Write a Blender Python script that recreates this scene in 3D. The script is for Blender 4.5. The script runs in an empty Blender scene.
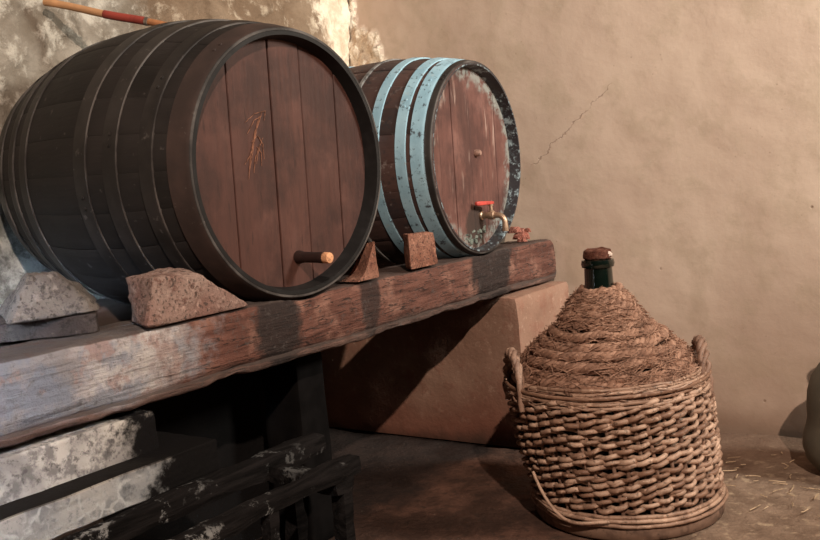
import bpy, math, random
from mathutils import Vector, Matrix, noise
random.seed(7)
SC = bpy.context.scene
COL = SC.collection
PI = math.pi
V = Vector

# ------------------------------------------------------------------ mesh helpers
class MB:
    def __init__(s):
        s.v = []; s.f = []; s.r = []; s.m = []
    def add(s, verts, faces, rnd=None, mi=0):
        b = len(s.v)
        s.v += [tuple(p) for p in verts]
        if rnd is None: rnd = random.random()
        for f in faces:
            s.f.append(tuple(i + b for i in f)); s.r.append(rnd); s.m.append(mi)
    def tube(s, pts, rad, sides=8, closed=False, caps=True, rnd=None, flat=1.0, mi=0):
        pts = [V(p) for p in pts]; n = len(pts)
        rf = rad if callable(rad) else (lambda t: rad)
        ring = []; nrm = None
        for i, p in enumerate(pts):
            if closed: t = pts[(i+1) % n] - pts[i-1]
            else: t = pts[min(i+1, n-1)] - pts[max(i-1, 0)]
            if t.length < 1e-9: t = V((0, 0, 1))
            t.normalize()
            if nrm is None:
                nrm = t.cross(V((0, 0, 1)))
                if nrm.length < .05: nrm = t.cross(V((1, 0, 0)))
            nrm = nrm - t*nrm.dot(t)
            nrm.normalize(); bn = t.cross(nrm)
            r = rf(i / max(1, n-1))
            ring.append([p + nrm*(r*math.cos(2*PI*k/sides)) + bn*(r*flat*math.sin(2*PI*k/sides)) for k in range(sides)])
        vs = [q for rr in ring for q in rr]; fs = []
        m = n if closed else n-1
        for i in range(m):
            j = (i+1) % n
            for k in range(sides):
                l = (k+1) % sides
                fs.append((i*sides+k, i*sides+l, j*sides+l, j*sides+k))
        if caps and not closed:
            fs.append(tuple(range(sides))[::-1]); fs.append(tuple((n-1)*sides+k for k in range(sides)))
        s.add(vs, fs, rnd, mi)
    def lathe(s, prof, origin, axis=(0, 0, 1), seg=48, rnd=None, fn=None, mi=0):
        """prof: list of (radius, height along axis); open profile, poles closed when radius 0"""
        a = V(axis).normalized()
        b = a.cross(V((0, 0, 1)))
        if b.length < .01: b = V((1, 0, 0))
        b.normalize(); c = a.cross(b); o = V(origin)
        vs = []; fs = []
        for (r, h) in prof:
            for k in range(seg):
                th = 2*PI*k/seg
                p = o + a*h + (b*math.cos(th) + c*math.sin(th))*r
                if fn: p = fn(p)
                vs.append(p)
        for i in range(len(prof)-1):
            for k in range(seg):
                l = (k+1) % seg
                fs.append((i*seg+k, i*seg+l, (i+1)*seg+l, (i+1)*seg+k))
        s.add(vs, fs, rnd, mi)
    def build(s, name, mat, parent=None, smooth=True, angle=40, loc=None):
        me = bpy.data.meshes.new(name)
        o = V((0, 0, 0))
        if parent is not None: o = parent['_o'] if False else V(ORI[parent.name])
        elif loc is not None: o = V(loc)
        me.from_pydata([tuple(V(p)-o) for p in s.v], [], s.f)
        at = me.attributes.new('rnd', 'FLOAT', 'FACE')
        at.data.foreach_set('value', s.r)
        mats = mat if isinstance(mat, (list, tuple)) else [mat]
        for mm in mats: me.materials.append(mm)
        if len(mats) > 1: me.polygons.foreach_set('material_index', s.m)
        import bmesh
        bm = bmesh.new(); bm.from_mesh(me)
        bmesh.ops.remove_doubles(bm, verts=bm.verts, dist=1e-6)
        bmesh.ops.recalc_face_normals(bm, faces=bm.faces)
        for e in bm.edges:
            if len(e.link_faces) == 2 and e.calc_face_angle(0) > math.radians(angle): e.smooth = False
        for f in bm.faces: f.smooth = smooth
        bm.to_mesh(me); bm.free()
        ob = bpy.data.objects.new(name, me)
        COL.objects.link(ob)
        if parent is not None:
            ob.parent = parent
            ORI[ob.name] = ORI[parent.name]
        else:
            ob.location = o; ORI[ob.name] = tuple(o)
        return ob
ORI = {}

def thing(name, label, cat, loc, group=None):
    o = bpy.data.objects.new(name, None); COL.objects.link(o)
    o.location = loc; o.empty_display_size = .05
    ORI[o.name] = tuple(loc)
    o['label'] = label; o['category'] = cat
    if group: o['group'] = group
    return o
def tag(o, label, cat, group=None, kind=None):
    o['label'] = label; o['category'] = cat
    if group: o['group'] = group
    if kind: o['kind'] = kind
    return o

def fbm(p, sc, octv=4):
    return noise.fractal(V(p)*sc, 1.0, 2.0, octv)

def rock(mb, c8, r=.12, N=9, amp=.006, sc=14, rnd=None, seed=0., keep_bottom=True):
    """hexahedron through 8 corners (bottom 4 ccw, top 4 ccw) with rounded edges and a rough skin"""
    c8 = [V(c) for c in c8]
    cen = sum(c8, V())/8
    def tri(p):
        u, v, w = [(q+1)/2 for q in p]
        lo = (c8[0]*(1-u)+c8[1]*u)*(1-v) + (c8[3]*(1-u)+c8[2]*u)*v
        hi = (c8[4]*(1-u)+c8[5]*u)*(1-v) + (c8[7]*(1-u)+c8[6]*u)*v
        return lo*(1-w) + hi*w
    def pt(p):
        inner = V([max(-(1-r), min(1-r, q)) for q in p]); d = V(p)-inner
        if d.length > 1e-9: p2 = inner + d.normalized()*r
        else: p2 = V(p)
        q = tri(p2)
        dirn = (q-cen).normalized()
        k = amp*(fbm(q + V((seed, seed*2, 0)), sc) + .5*fbm(q + V((0, seed, 5)), sc*4, 2))
        if keep_bottom and p[2] <= -.999: k = min(0, k)*.3
        return q + dirn*k
    for ax in range(3):
        for sg in (-1, 1):
            vs = []; fs = []
            for i in range(N+1):
                for j in range(N+1):
                    p = [0, 0, 0]; p[ax] = sg
                    p[(ax+1) % 3] = -1+2*i/N; p[(ax+2) % 3] = -1+2*j/N
                    vs.append(pt(p))
            for i in range(N):
                for j in range(N):
                    fs.append((i*(N+1)+j, (i+1)*(N+1)+j, (i+1)*(N+1)+j+1, i*(N+1)+j+1))
            mb.add(vs, fs, rnd)

# ------------------------------------------------------------------ material helpers
class Mat:
    def __init__(s, name, rough=.8, metal=0., spec=.3):
        s.mat = bpy.data.materials.new(name); s.mat.use_nodes = True
        s.nt = s.mat.node_tree; s.nt.nodes.clear()
        s.out = s.nt.nodes.new('ShaderNodeOutputMaterial')
        s.b = s.nt.nodes.new('ShaderNodeBsdfPrincipled')
        s.nt.links.new(s.b.outputs[0], s.out.inputs[0])
        s.b.inputs['Roughness'].default_value = rough
        s.b.inputs['Metallic'].default_value = metal
        s.b.inputs['Specular IOR Level'].default_value = spec
        g = s.nt.nodes.new('ShaderNodeNewGeometry'); s.pos = g.outputs['Position']
        s.bumpn = None
    def inp(s, sock, val):
        if hasattr(val, 'is_output') or isinstance(val, bpy.types.NodeSocket): s.nt.links.new(val, sock)
        else: sock.default_value = val
    def map(s, scale=(1, 1, 1), off=(0, 0, 0)):
        n = s.nt.nodes.new('ShaderNodeMapping'); s.nt.links.new(s.pos, n.inputs[0])
        n.inputs['Scale'].default_value = scale; n.inputs['Location'].default_value = off
        return n.outputs[0]
    def noise(s, scale, detail=4, vec=None, rough=.55, dist=0., off=None):
        n = s.nt.nodes.new('ShaderNodeTexNoise')
        if vec is None: vec = s.map(off=off) if off else s.pos
        s.nt.links.new(vec, n.inputs['Vector'])
        n.inputs['Scale'].default_value = scale; n.inputs['Detail'].default_value = detail
        n.inputs['Roughness'].default_value = rough; n.inputs['Distortion'].default_value = dist
        return n.outputs['Fac']
    def voro(s, scale, vec=None, feature='F1', out='Distance'):
        n = s.nt.nodes.new('ShaderNodeTexVoronoi'); n.feature = feature
        s.nt.links.new(vec if vec is not None else s.pos, n.inputs['Vector'])
        n.inputs['Scale'].default_value = scale
        return n.outputs[out]
    def ramp(s, f, a, b, c0=0., c1=1.):
        n = s.nt.nodes.new('ShaderNodeMapRange'); n.interpolation_type = 'SMOOTHSTEP'
        s.inp(n.inputs['Value'], f)
        n.inputs['From Min'].default_value = a; n.inputs['From Max'].default_value = b
        n.inputs['To Min'].default_value = c0; n.inputs['To Max'].default_value = c1
        return n.outputs[0]
    def math(s, op, a, b=0., c=None):
        n = s.nt.nodes.new('ShaderNodeMath'); n.operation = op
        s.inp(n.inputs[0], a); s.inp(n.inputs[1], b)
        if c is not None: s.inp(n.inputs[2], c)
        return n.outputs[0]
    def mix(s, f, a, b):
        n = s.nt.nodes.new('ShaderNodeMix'); n.data_type = 'RGBA'
        s.inp(n.inputs['Factor'], f)
        for k, x in ((6, a), (7, b)):
            if isinstance(x, (tuple, list)): n.inputs[k].default_value = (*x[:3], 1)
            else: s.nt.links.new(x, n.inputs[k])
        return n.outputs[2]
    def mul(s, col, f):
        n = s.nt.nodes.new('ShaderNodeMix'); n.data_type = 'RGBA'; n.blend_type = 'MULTIPLY'
        n.inputs['Factor'].default_value = 1
        s.nt.links.new(col, n.inputs[6])
        c = s.nt.nodes.new('ShaderNodeCombineColor')
        for k in range(3): s.nt.links.new(f, c.inputs[k])
        s.nt.links.new(c.outputs[0], n.inputs[7])
        return n.outputs[2]
    def attr(s, name='rnd'):
        n = s.nt.nodes.new('ShaderNodeAttribute'); n.attribute_name = name
        return n.outputs['Fac']
    def xyz(s, vec=None):
        n = s.nt.nodes.new('ShaderNodeSeparateXYZ'); s.nt.links.new(vec if vec is not None else s.pos, n.inputs[0])
        return n.outputs
    def color(s, c): s.inp(s.b.inputs['Base Color'], c if not isinstance(c, tuple) else (*c[:3], 1))
    def rough(s, r): s.inp(s.b.inputs['Roughness'], r)
    def bump(s, h, strength=.5, dist=.01):
        n = s.nt.nodes.new('ShaderNodeBump'); s.nt.links.new(h, n.inputs['Height'])
        n.inputs['Strength'].default_value = strength; n.inputs['Distance'].default_value = dist
        if s.bumpn is not None: s.nt.links.new(s.bumpn, n.inputs['Normal'])
        s.bumpn = n.outputs[0]
        s.nt.links.new(s.bumpn, s.b.inputs['Normal'])

def seg_mask(m, a, b, w, wob, sc=30):
    """1 along the line a-b (x,z on the back wall), for a crack"""
    ax, az = a; bx, bz = b
    L = math.hypot(bx-ax, bz-az); tx, tz = (bx-ax)/L, (bz-az)/L
    x, y, z = m.xyz()
    dx = m.math('SUBTRACT', x, ax); dz = m.math('SUBTRACT', z, az)
    t = m.math('ADD', m.math('MULTIPLY', dx, tx), m.math('MULTIPLY', dz, tz))
    d = m.math('ADD', m.math('MULTIPLY', dx, -tz), m.math('MULTIPLY', dz, tx))
    d = m.math('ADD', d, m.math('MULTIPLY', m.math('SUBTRACT', m.noise(sc, 3), .5), wob))
    d = m.math('ABSOLUTE', d)
    k = m.ramp(d, w*.4, w, 1, 0)
    k = m.math('MULTIPLY', k, m.ramp(t, 0, .04)); k = m.math('MULTIPLY', k, m.ramp(t, L-.06, L, 1, 0))
    return k

def ell(m, cy, cz, ry, rz, wob=1.3, sc=8):
    """soft ragged ellipse in the y-z plane"""
    x, y, z = m.xyz()
    dy = m.math('DIVIDE', m.math('SUBTRACT', y, cy), ry); dz = m.math('DIVIDE', m.math('SUBTRACT', z, cz), rz)
    d = m.math('SQRT', m.math('ADD', m.math('MULTIPLY', dy, dy), m.math('MULTIPLY', dz, dz)))
    d = m.math('ADD', d, m.math('MULTIPLY', m.math('SUBTRACT', m.noise(sc, 5, rough=.65), .5), wob))
    return m.ramp(d, .75, 1.05, 1, 0)

def M_plaster():
    m = Mat('ochre_plaster', .9, spec=.15)
    n1 = m.noise(1.6, 5); n2 = m.noise(7, 6, rough=.65); n3 = m.noise(60, 3)
    c = m.mix(m.ramp(n1, .3, .7), (.57, .43, .345), (.655, .515, .415))
    c = m.mix(m.ramp(n2, .46, .64, 0, .5), c, (.48, .375, .28))
    # pits and specks
    v = m.voro(11); sp = m.math('MULTIPLY', m.ramp(v, .03, .075, 1, 0), m.ramp(m.noise(9, 2), .5, .6))
    c = m.mix(m.math('MULTIPLY', sp, .7), c, (.20, .13, .09))
    v2 = m.voro(37); sp2 = m.math('MULTIPLY', m.ramp(v2, .05, .14, 1, 0), m.ramp(m.noise(5, 2, off=(3, 1, 2)), .52, .62))
    c = m.mix(m.math('MULTIPLY', sp2, .4), c, (.25, .17, .12))
    ck = m.math('MAXIMUM', seg_mask(m, (-1.20, 1.21), (-1.316, 1.115), .0028, .05), seg_mask(m, (-1.295, 1.13), (-1.56, .925), .0034, .05))
    c = m.mix(m.math('MULTIPLY', ck, .5), c, (.22, .14, .11))
    # darker towards the foot
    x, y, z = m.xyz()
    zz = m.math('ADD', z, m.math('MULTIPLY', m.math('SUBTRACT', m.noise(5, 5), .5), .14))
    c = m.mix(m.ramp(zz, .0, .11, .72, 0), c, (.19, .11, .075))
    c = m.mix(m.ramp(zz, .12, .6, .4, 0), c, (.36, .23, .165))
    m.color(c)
    m.bump(n2, .12, .012); m.bump(n3, .1, .005); m.bump(m.math('SUBTRACT', 1, m.math('ADD', sp, ck)), .3, .003)
    return m.mat

def M_stone_wall():
    m = Mat('rough_lime_wall', .95, spec=.1)
    n1 = m.noise(3.2, 6, rough=.65); n2 = m.noise(12, 6, rough=.7); n3 = m.noise(45, 4)
    x, y, z = m.xyz()
    near = m.mix(m.ramp(n1, .36, .62), (.20, .165, .13), (.38, .335, .285))
    near = m.mix(m.ramp(n2, .48, .64, 0, .85), near, (.60, .55, .48))
    near = m.mix(m.ramp(m.noise(9, 5, off=(1, 7, 3)), .58, .7, 0, .8), near, (.15, .125, .10))
    low = m.ramp(m.math('ADD', z, m.math('MULTIPLY', m.math('SUBTRACT', n1, .5), .3)), .9, 1.1, 1, 0)
    near = m.mix(m.math('MULTIPLY', low, .7), near, m.mix(m.ramp(n2, .4, .58), (.16, .18, .18), (.62, .65, .64)))
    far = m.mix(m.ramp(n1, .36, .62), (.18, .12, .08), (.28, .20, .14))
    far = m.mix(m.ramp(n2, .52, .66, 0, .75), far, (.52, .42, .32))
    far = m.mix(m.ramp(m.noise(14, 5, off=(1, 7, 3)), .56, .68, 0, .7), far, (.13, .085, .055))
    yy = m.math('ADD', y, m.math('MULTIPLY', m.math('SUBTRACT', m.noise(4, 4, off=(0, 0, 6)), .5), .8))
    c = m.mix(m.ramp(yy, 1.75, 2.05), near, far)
    y2 = m.math('ADD', y, m.math('MULTIPLY', m.math('SUBTRACT', n2, .5), .25))
    c = m.mix(m.ramp(y2, 2.80, 2.88), c, m.mix(m.ramp(n2, .35, .65), (.60, .45, .33), (.86, .74, .60)))
    m.color(c)
    m.bump(n2, .7, .03); m.bump(n3, .4, .008)
    return m.mat

def M_lime_edge():
    m = Mat('broken_lime_plaster', .95, spec=.1)
    n2 = m.noise(22, 6, rough=.7)
    c = m.mix(m.ramp(n2, .35, .65), (.60, .45, .33), (.86, .74, .60))
    c = m.mix(m.ramp(m.noise(30, 4, off=(2, 2, 2)), .58, .7, 0, .7), c, (.27, .18, .12))
    m.color(c); m.bump(n2, .8, .02)
    return m.mat

def M_floor():
    m = Mat('earth_floor', .75, spec=.3)
    n1 = m.noise(2.4, 5, off=(1, 0, 0)); n2 = m.noise(9, 6, rough=.7); n3 = m.noise(55, 4, rough=.7)
    x, y, z = m.xyz()
    c = m.mix(m.ramp(n2, .35, .65), (.075, .038, .027), (.165, .082, .058))
    c = m.mix(m.ramp(m.noise(22, 6, off=(7, 2, 0), rough=.75), .52, .64, 0, .7), c, (.05, .03, .024))
    # damp, wine dark ground and painted shade below the barrels; dry dusty ground to the right
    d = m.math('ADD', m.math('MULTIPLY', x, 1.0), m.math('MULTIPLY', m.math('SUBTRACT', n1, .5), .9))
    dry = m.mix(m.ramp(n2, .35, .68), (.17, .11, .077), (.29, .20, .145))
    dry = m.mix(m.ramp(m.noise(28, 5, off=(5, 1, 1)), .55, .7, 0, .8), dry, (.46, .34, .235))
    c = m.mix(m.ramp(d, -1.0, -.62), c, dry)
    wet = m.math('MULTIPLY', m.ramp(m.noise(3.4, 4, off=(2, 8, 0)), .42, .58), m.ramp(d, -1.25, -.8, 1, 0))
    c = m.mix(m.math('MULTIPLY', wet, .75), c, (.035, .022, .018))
    c = m.mix(m.ramp(m.math('ADD', x, m.math('MULTIPLY', m.math('SUBTRACT', m.noise(6, 4), .5), .35)), -1.62, -1.48, .85, 0), c, (.02, .015, .014))  # shade painted into the ground under the beam
    sp = m.ramp(m.voro(24), .02, .06, 1, 0)
    c = m.mix(m.math('MULTIPLY', sp, .5), c, (.35, .28, .22))
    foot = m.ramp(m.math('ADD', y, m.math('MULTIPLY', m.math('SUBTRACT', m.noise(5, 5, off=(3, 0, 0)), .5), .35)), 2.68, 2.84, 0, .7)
    c = m.mix(foot, c, (.15, .09, .062))   # darker earth along the wall
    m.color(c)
    m.rough(m.math('SUBTRACT', .85, m.math('MULTIPLY', wet, .35)))
    m.bump(n2, .7, .02); m.bump(n3, .6, .008)
    return m.mat

def M_pier():
    m = Mat('pink_plaster', .9, spec=.15)
    n1 = m.noise(4, 5); n2 = m.noise(16, 6, rough=.7); n3 = m.noise(70, 3)
    c = m.mix(m.ramp(n1, .3, .7), (.245, .135, .095), (.32, .19, .138))
    c = m.mix(m.ramp(n2, .48, .66, 0, .75), c, (.25, .12, .085))
    c = m.mix(m.ramp(m.noise(30, 6, rough=.75), .55, .68, 0, .6), c, (.46, .30, .225))
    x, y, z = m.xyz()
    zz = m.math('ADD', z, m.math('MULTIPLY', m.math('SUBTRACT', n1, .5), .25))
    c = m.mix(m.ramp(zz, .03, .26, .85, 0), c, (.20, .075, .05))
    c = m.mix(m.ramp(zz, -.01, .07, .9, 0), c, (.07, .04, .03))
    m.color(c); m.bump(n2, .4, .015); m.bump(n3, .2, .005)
    return m.mat

def M_beam():
    m = Mat('old_beam_wood', .8, spec=.25)
    g = m.noise(6, 6, vec=m.map((8, .9, 9)), rough=.6)
    n1 = m.noise(5, 5); n2 = m.noise(20, 6, rough=.7)
    wood = m.mix(m.ramp(g, .3, .7), (.085, .033, .024), (.175, .075, .055))
    wood = m.mix(m.ramp(n2, .5, .7, 0, .65), wood, (.085, .038, .028))
    wood = m.mix(m.ramp(m.noise(9, 5, off=(6, 0, 2)), .5, .66, 0, .75), wood, (.27, .135, .10))
    cr = m.noise(7, 3, vec=m.map((7, .7, 7), (3, 1, 2)))
    crack = m.ramp(m.math('ABSOLUTE', m.math('SUBTRACT', cr, .52)), .004, .02, 1, 0)
    wood = m.mix(m.math('MULTIPLY', crack, .85), wood, (.02, .012, .01))
    wood = m.mix(m.ramp(m.noise(45, 5, rough=.7), .56, .68, 0, .6), wood, (.05, .024, .018))
    # remains of limewash, thick at the near end and thinning out along the beam
    x, y, z = m.xyz()
    pale = m.mix(m.ramp(n1, .35, .65), (.30, .265, .26), (.48, .43, .41))
    pale = m.mix(m.ramp(n2, .5, .66, 0, .75), pale, (.24, .21, .21))
    pale = m.mix(m.ramp(m.noise(6, 5, off=(0, 4, 1)), .52, .62, 0, .75), pale, (.20, .185, .19))
    pale = m.mix(m.ramp(m.noise(30, 3, off=(3, 3, 0)), .62, .7, 0, .7), pale, (.22, .12, .10))
    yy = m.math('ADD', y, m.math('MULTIPLY', m.math('SUBTRACT', m.noise(7, 6, rough=.7), .5), .7))
    zz = m.math('ADD', z, m.math('MULTIPLY', m.math('SUBTRACT', n1, .5), .06))
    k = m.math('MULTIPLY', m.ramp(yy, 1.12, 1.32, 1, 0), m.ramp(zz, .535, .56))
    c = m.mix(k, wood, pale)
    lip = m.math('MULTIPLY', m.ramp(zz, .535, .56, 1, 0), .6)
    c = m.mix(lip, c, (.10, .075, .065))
    c = m.mix(m.math('MULTIPLY', k, m.ramp(m.noise(8, 6, off=(9, 0, 3), rough=.65), .46, .58, 0, .7)), c, (.17, .19, .235))   # bluish daylight tint painted in patches over the limewash
    c = m.mix(m.math('MULTIPLY', k, m.ramp(m.noise(13, 6, off=(2, 6, 3), rough=.7), .53, .62, 0, .7)), c, (.30, .19, .165))
    # wine spills
    for (cy, cz, ry, rz, s) in ((1.515, .62, .085, .13, .93), (1.86, .62, .045, .10, .8), (2.52, .62, .15, .14, .93)):
        c = m.mix(m.math('MULTIPLY', ell(m, cy, cz, ry, rz), s), c, (.022, .016, .015))
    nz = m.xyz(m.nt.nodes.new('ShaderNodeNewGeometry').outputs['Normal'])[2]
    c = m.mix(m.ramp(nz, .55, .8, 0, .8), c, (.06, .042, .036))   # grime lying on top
    c = m.mix(m.math('MULTIPLY', m.ramp(m.noise(60, 5, rough=.75), .54, .66), .5), c, (.09, .075, .07))
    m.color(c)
    m.bump(g, .7, .015); m.bump(n2, .6, .012); m.bump(crack, -.6, .006)
    return m.mat

def M_limewash(name='limewashed_masonry'):
    m = Mat(name, .95, spec=.03)
    n1 = m.noise(7, 5); n2 = m.noise(26, 6, rough=.7)
    c = m.mix(m.ramp(n1, .35, .6), (.26, .235, .22), (.52, .47, .42))
    c = m.mix(m.ramp(n2, .48, .62, 0, .85), c, (.16, .145, .14))
    c = m.mix(m.ramp(m.noise(60, 5, rough=.75), .53, .64, 0, .75), c, (.09, .08, .08))
    vv = m.nt.nodes.new('ShaderNodeVectorMath'); vv.operation = 'ADD'; m.nt.links.new(m.pos, vv.inputs[0])
    nz_ = m.nt.nodes.new('ShaderNodeTexNoise'); nz_.inputs['Scale'].default_value = 14; m.nt.links.new(m.pos, nz_.inputs['Vector'])
    sc_ = m.nt.nodes.new('ShaderNodeVectorMath'); sc_.operation = 'SCALE'; sc_.inputs['Scale'].default_value = .07; m.nt.links.new(nz_.outputs['Color'], sc_.inputs[0]); m.nt.links.new(sc_.outputs[0], vv.inputs[1])
    v = m.voro(26, vec=vv.outputs[0], feature='DISTANCE_TO_EDGE')
    x, y, z = m.xyz()
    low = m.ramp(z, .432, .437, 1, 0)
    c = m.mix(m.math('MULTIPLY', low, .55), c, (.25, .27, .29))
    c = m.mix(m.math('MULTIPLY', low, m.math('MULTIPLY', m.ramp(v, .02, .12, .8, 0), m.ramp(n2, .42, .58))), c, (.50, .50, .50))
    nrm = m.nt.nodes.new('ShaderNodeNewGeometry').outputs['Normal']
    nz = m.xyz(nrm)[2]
    c = m.mix(m.math('MULTIPLY', m.ramp(nz, .5, .8, 0, 1.0), m.ramp(z, .455, .475, 1, 0)), c, (.017, .015, .014))   # darker upward faces of the ledge
    # shade painted into the colour towards the far end
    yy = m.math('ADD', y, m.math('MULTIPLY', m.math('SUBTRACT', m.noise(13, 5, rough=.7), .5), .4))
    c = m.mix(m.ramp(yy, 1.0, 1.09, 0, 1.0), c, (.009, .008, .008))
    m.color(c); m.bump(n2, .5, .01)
    return m.mat

def M_black_wood():
    m = Mat('blackened_oak', .6, spec=.22)
    r = m.attr()
    g = m.noise(9, 5, vec=m.map((1.2, 9, 9)))
    n = m.noise(4, 5)
    c = m.mix(r, (.012, .010, .0095), (.018, .015, .014))
    c = m.mix(m.ramp(n, .42, .7, 0, .7), c, (.036, .029, .027))
    c = m.mix(m.ramp(m.noise(40, 4), .66, .75, 0, .5), c, (.12, .10, .095))
    m.color(c); m.rough(m.ramp(n, .3, .7, .5, .72))
    m.bump(g, .2, .006)
    return m.mat

def M_black_hoop(name, base, alt, rough=.5):
    m = Mat(name, rough, .0, .28)
    n = m.noise(10, 5); n2 = m.noise(50, 4)
    c = m.mix(m.ramp(n, .35, .7), base, alt)
    c = m.mix(m.ramp(n2, .64, .74, 0, .45), c, (.16, .14, .13))
    m.color(c); m.bump(n2, .15, .003)
    return m.mat

def M_head_wood(name, c0, c1, c2, chalk=False, flake=False):
    m = Mat(name, .62, spec=.35)
    r = m.attr()
    g = m.noise(10, 5, vec=m.map((6, 6, .8)), rough=.6)
    n = m.noise(6, 5); n2 = m.noise(32, 5, rough=.7)
    c = m.mix(r, c0, c1)
    c = m.mix(m.ramp(g, .35, .7, 0, .6), c, c2)
    c = m.mix(m.ramp(n, .5, .7, 0, .5), c, (c1[0]*1.6, c1[1]*1.8, c1[2]*1.9))
    c = m.mix(m.ramp(m.noise(5, 5, off=(1, 1, 5), rough=.65), .46, .64, 0, .65), c, (c0[0]*.4, c0[1]*.42, c0[2]*.45))
    c = m.mix(m.ramp(m.noise(14, 4, vec=m.map((5, 5, .9), (2, 0, 0))), .6, .72, 0, .6), c, (c0[0]*.35, c0[1]*.35, c0[2]*.35))
    if flake:
        c = m.mix(m.math('MULTIPLY', ell(m, 2.50, .76, .075, .075), .8), c, (.03, .022, .018))
        x, y, z = m.xyz()
        dy = m.math('SUBTRACT', y, flake[0]); dz = m.math('SUBTRACT', z, flake[1])
        rr = m.math('SQRT', m.math('ADD', m.math('MULTIPLY', dy, dy), m.math('MULTIPLY', dz, dz)))
        rr = m.math('ADD', rr, m.math('MULTIPLY', m.math('SUBTRACT', m.noise(11, 5), .5), .16))
        k = m.math('MULTIPLY', m.ramp(rr, flake[2]-.03, flake[2], 0, .85), m.ramp(n2, .4, .55))
        c = m.mix(k, c, (.22, .22, .20))
        st = m.math('MULTIPLY', m.ramp(m.noise(26, 5, vec=m.map((1, 1, .14))), .56, .64), m.ramp(m.noise(5, 3), .42, .55))
        c = m.mix(m.math('MULTIPLY', st, .7), c, (.36, .25, .21))
    m.color(c); m.bump(g, .3, .006); m.bump(n2, .15, .003)
    return m.mat

def M_blue_paint():
    m = Mat('flaking_blue_paint', .6, spec=.35)
    n = m.noise(12, 5); n2 = m.noise(46, 6, rough=.75)
    c = m.mix(m.ramp(n, .3, .7), (.235, .385, .475), (.32, .485, .575))
    c = m.mix(m.ramp(n2, .56, .64, 0, .9), c, (.035, .03, .035))
    c = m.mix(m.ramp(m.noise(18, 4, off=(4, 4, 4)), .60, .72, 0, .6), c, (.42, .47, .47))
    m.color(c); m.bump(n2, .3, .004)
    return m.mat

def M_stave_wood():
    m = Mat('wine_stained_oak', .6, spec=.35)
    r = m.attr(); n = m.noise(7, 5); n2 = m.noise(34, 6, rough=.7)
    g = m.noise(9, 5, vec=m.map((1.2, 8, 8)))
    c = m.mix(r, (.030, .018, .016), (.08, .043, .037))
    c = m.mix(m.ramp(n, .45, .7, 0, .7), c, (.035, .026, .028))
    c = m.mix(m.ramp(n2, .57, .68, 0, .6), c, (.25, .20, .185))
    c = m.mix(m.ramp(m.noise(22, 6, off=(3, 5, 1), rough=.7), .55, .62, 0, .75), c, (.026, .022, .024))
    m.color(c); m.bump(g, .3, .006); m.bump(n2, .2, .003)
    return m.mat

def M_flake_rim():
    m = Mat('chipped_blue_black_rim', .5, spec=.4)
    n2 = m.noise(30, 6, rough=.75); n = m.noise(8, 4)
    c = m.mix(m.ramp(n2, .50, .60), (.022, .02, .024), (.27, .34, .37))
    c = m.mix(m.ramp(n, .50, .62, 0, .92), c, (.028, .024, .024))
    m.color(c); m.bump(n2, .4, .004)
    return m.mat

def M_stone(name, c0, c1, c2, sc=10, dark=(.05, .04, .035)):
    m = Mat(name, .95, spec=.1)
    n = m.noise(sc, 5); n2 = m.noise(sc*4, 6, rough=.75); n3 = m.noise(sc*11, 3)
    c = m.mix(m.ramp(n, .35, .65), c0, c1)
    c = m.mix(m.ramp(n2, .5, .62, 0, .85), c, c2)
    c = m.mix(m.ramp(n3, .55, .66, 0, .75), c, dark)
    c = m.mix(m.ramp(m.noise(sc*5, 4, off=(5, 5, 5)), .57, .68, 0, .6), c, tuple(min(.8, q*1.6) for q in c1))
    m.color(c); m.bump(n2, .9, .014); m.bump(n3, .6, .004)
    return m.mat

def M_wicker(name, c0, c1, c2, rough=.55, stretch=1., bscale=90):
    m = Mat(name, rough, spec=.35)
    r = m.attr(); n = m.noise(25, 5); n2 = m.noise(bscale, 4, rough=.7)
    c = m.mix(r, c0, c1)
    c = m.mix(m.ramp(n, .42, .68, 0, .7), c, c2)
    c = m.mix(m.ramp(n2, .54, .66, 0, .7), c, (c0[0]*.25, c0[1]*.25, c0[2]*.25))
    c = m.mix(m.ramp(m.noise(bscale*.7, 3, off=(3, 1, 2)), .58, .7, 0, .45), c, (c1[0]*1.45, c1[1]*1.5, c1[2]*1.5))
    m.color(c); m.bump(n2, .35, .003)
    return m.mat

def M_plain(name, col, rough=.6, metal=0., var=.5, sc=30, spec=.4, alt=None):
    m = Mat(name, rough, metal, spec)
    n = m.noise(sc, 5)
    alt = alt or tuple(q*var for q in col)
    m.color(m.mix(m.ramp(n, .42, .68), col, alt)); m.bump(n, .2, .002)
    return m.mat

def M_rack():
    m = Mat('shade_painted_wood', .95, spec=.02)
    g = m.noise(8, 6, vec=m.map((9, 1.1, 9))); n = m.noise(15, 6, rough=.75)
    c = m.mix(m.ramp(g, .3, .7), (.006, .0055, .0055), (.016, .014, .014))  # near-black colour stands in for shade on the rack
    x, y, z = m.xyz()
    k = m.math('MULTIPLY', m.ramp(n, .56, .63), m.ramp(m.noise(6, 3, off=(0, 3, 0)), .42, .54))
    k = m.math('MULTIPLY', k, m.ramp(y, .85, 1.35, 1, .3))
    c = m.mix(m.math('MULTIPLY', k, .9), c, (.27, .27, .27))
    m.color(c); m.bump(g, .5, .01); m.bump(n, .4, .006)
    return m.mat

def M_glass_dark():
    m = Mat('dark_green_glass', .08, spec=.6)
    m.color((.0035, .007, .005))
    m.b.inputs['Coat Weight'].default_value = .6
    m.b.inputs['Coat Roughness'].default_value = .06
    n = m.noise(12, 3); m.rough(m.ramp(n, .4, .7, .08, .22))
    return m.mat

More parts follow.
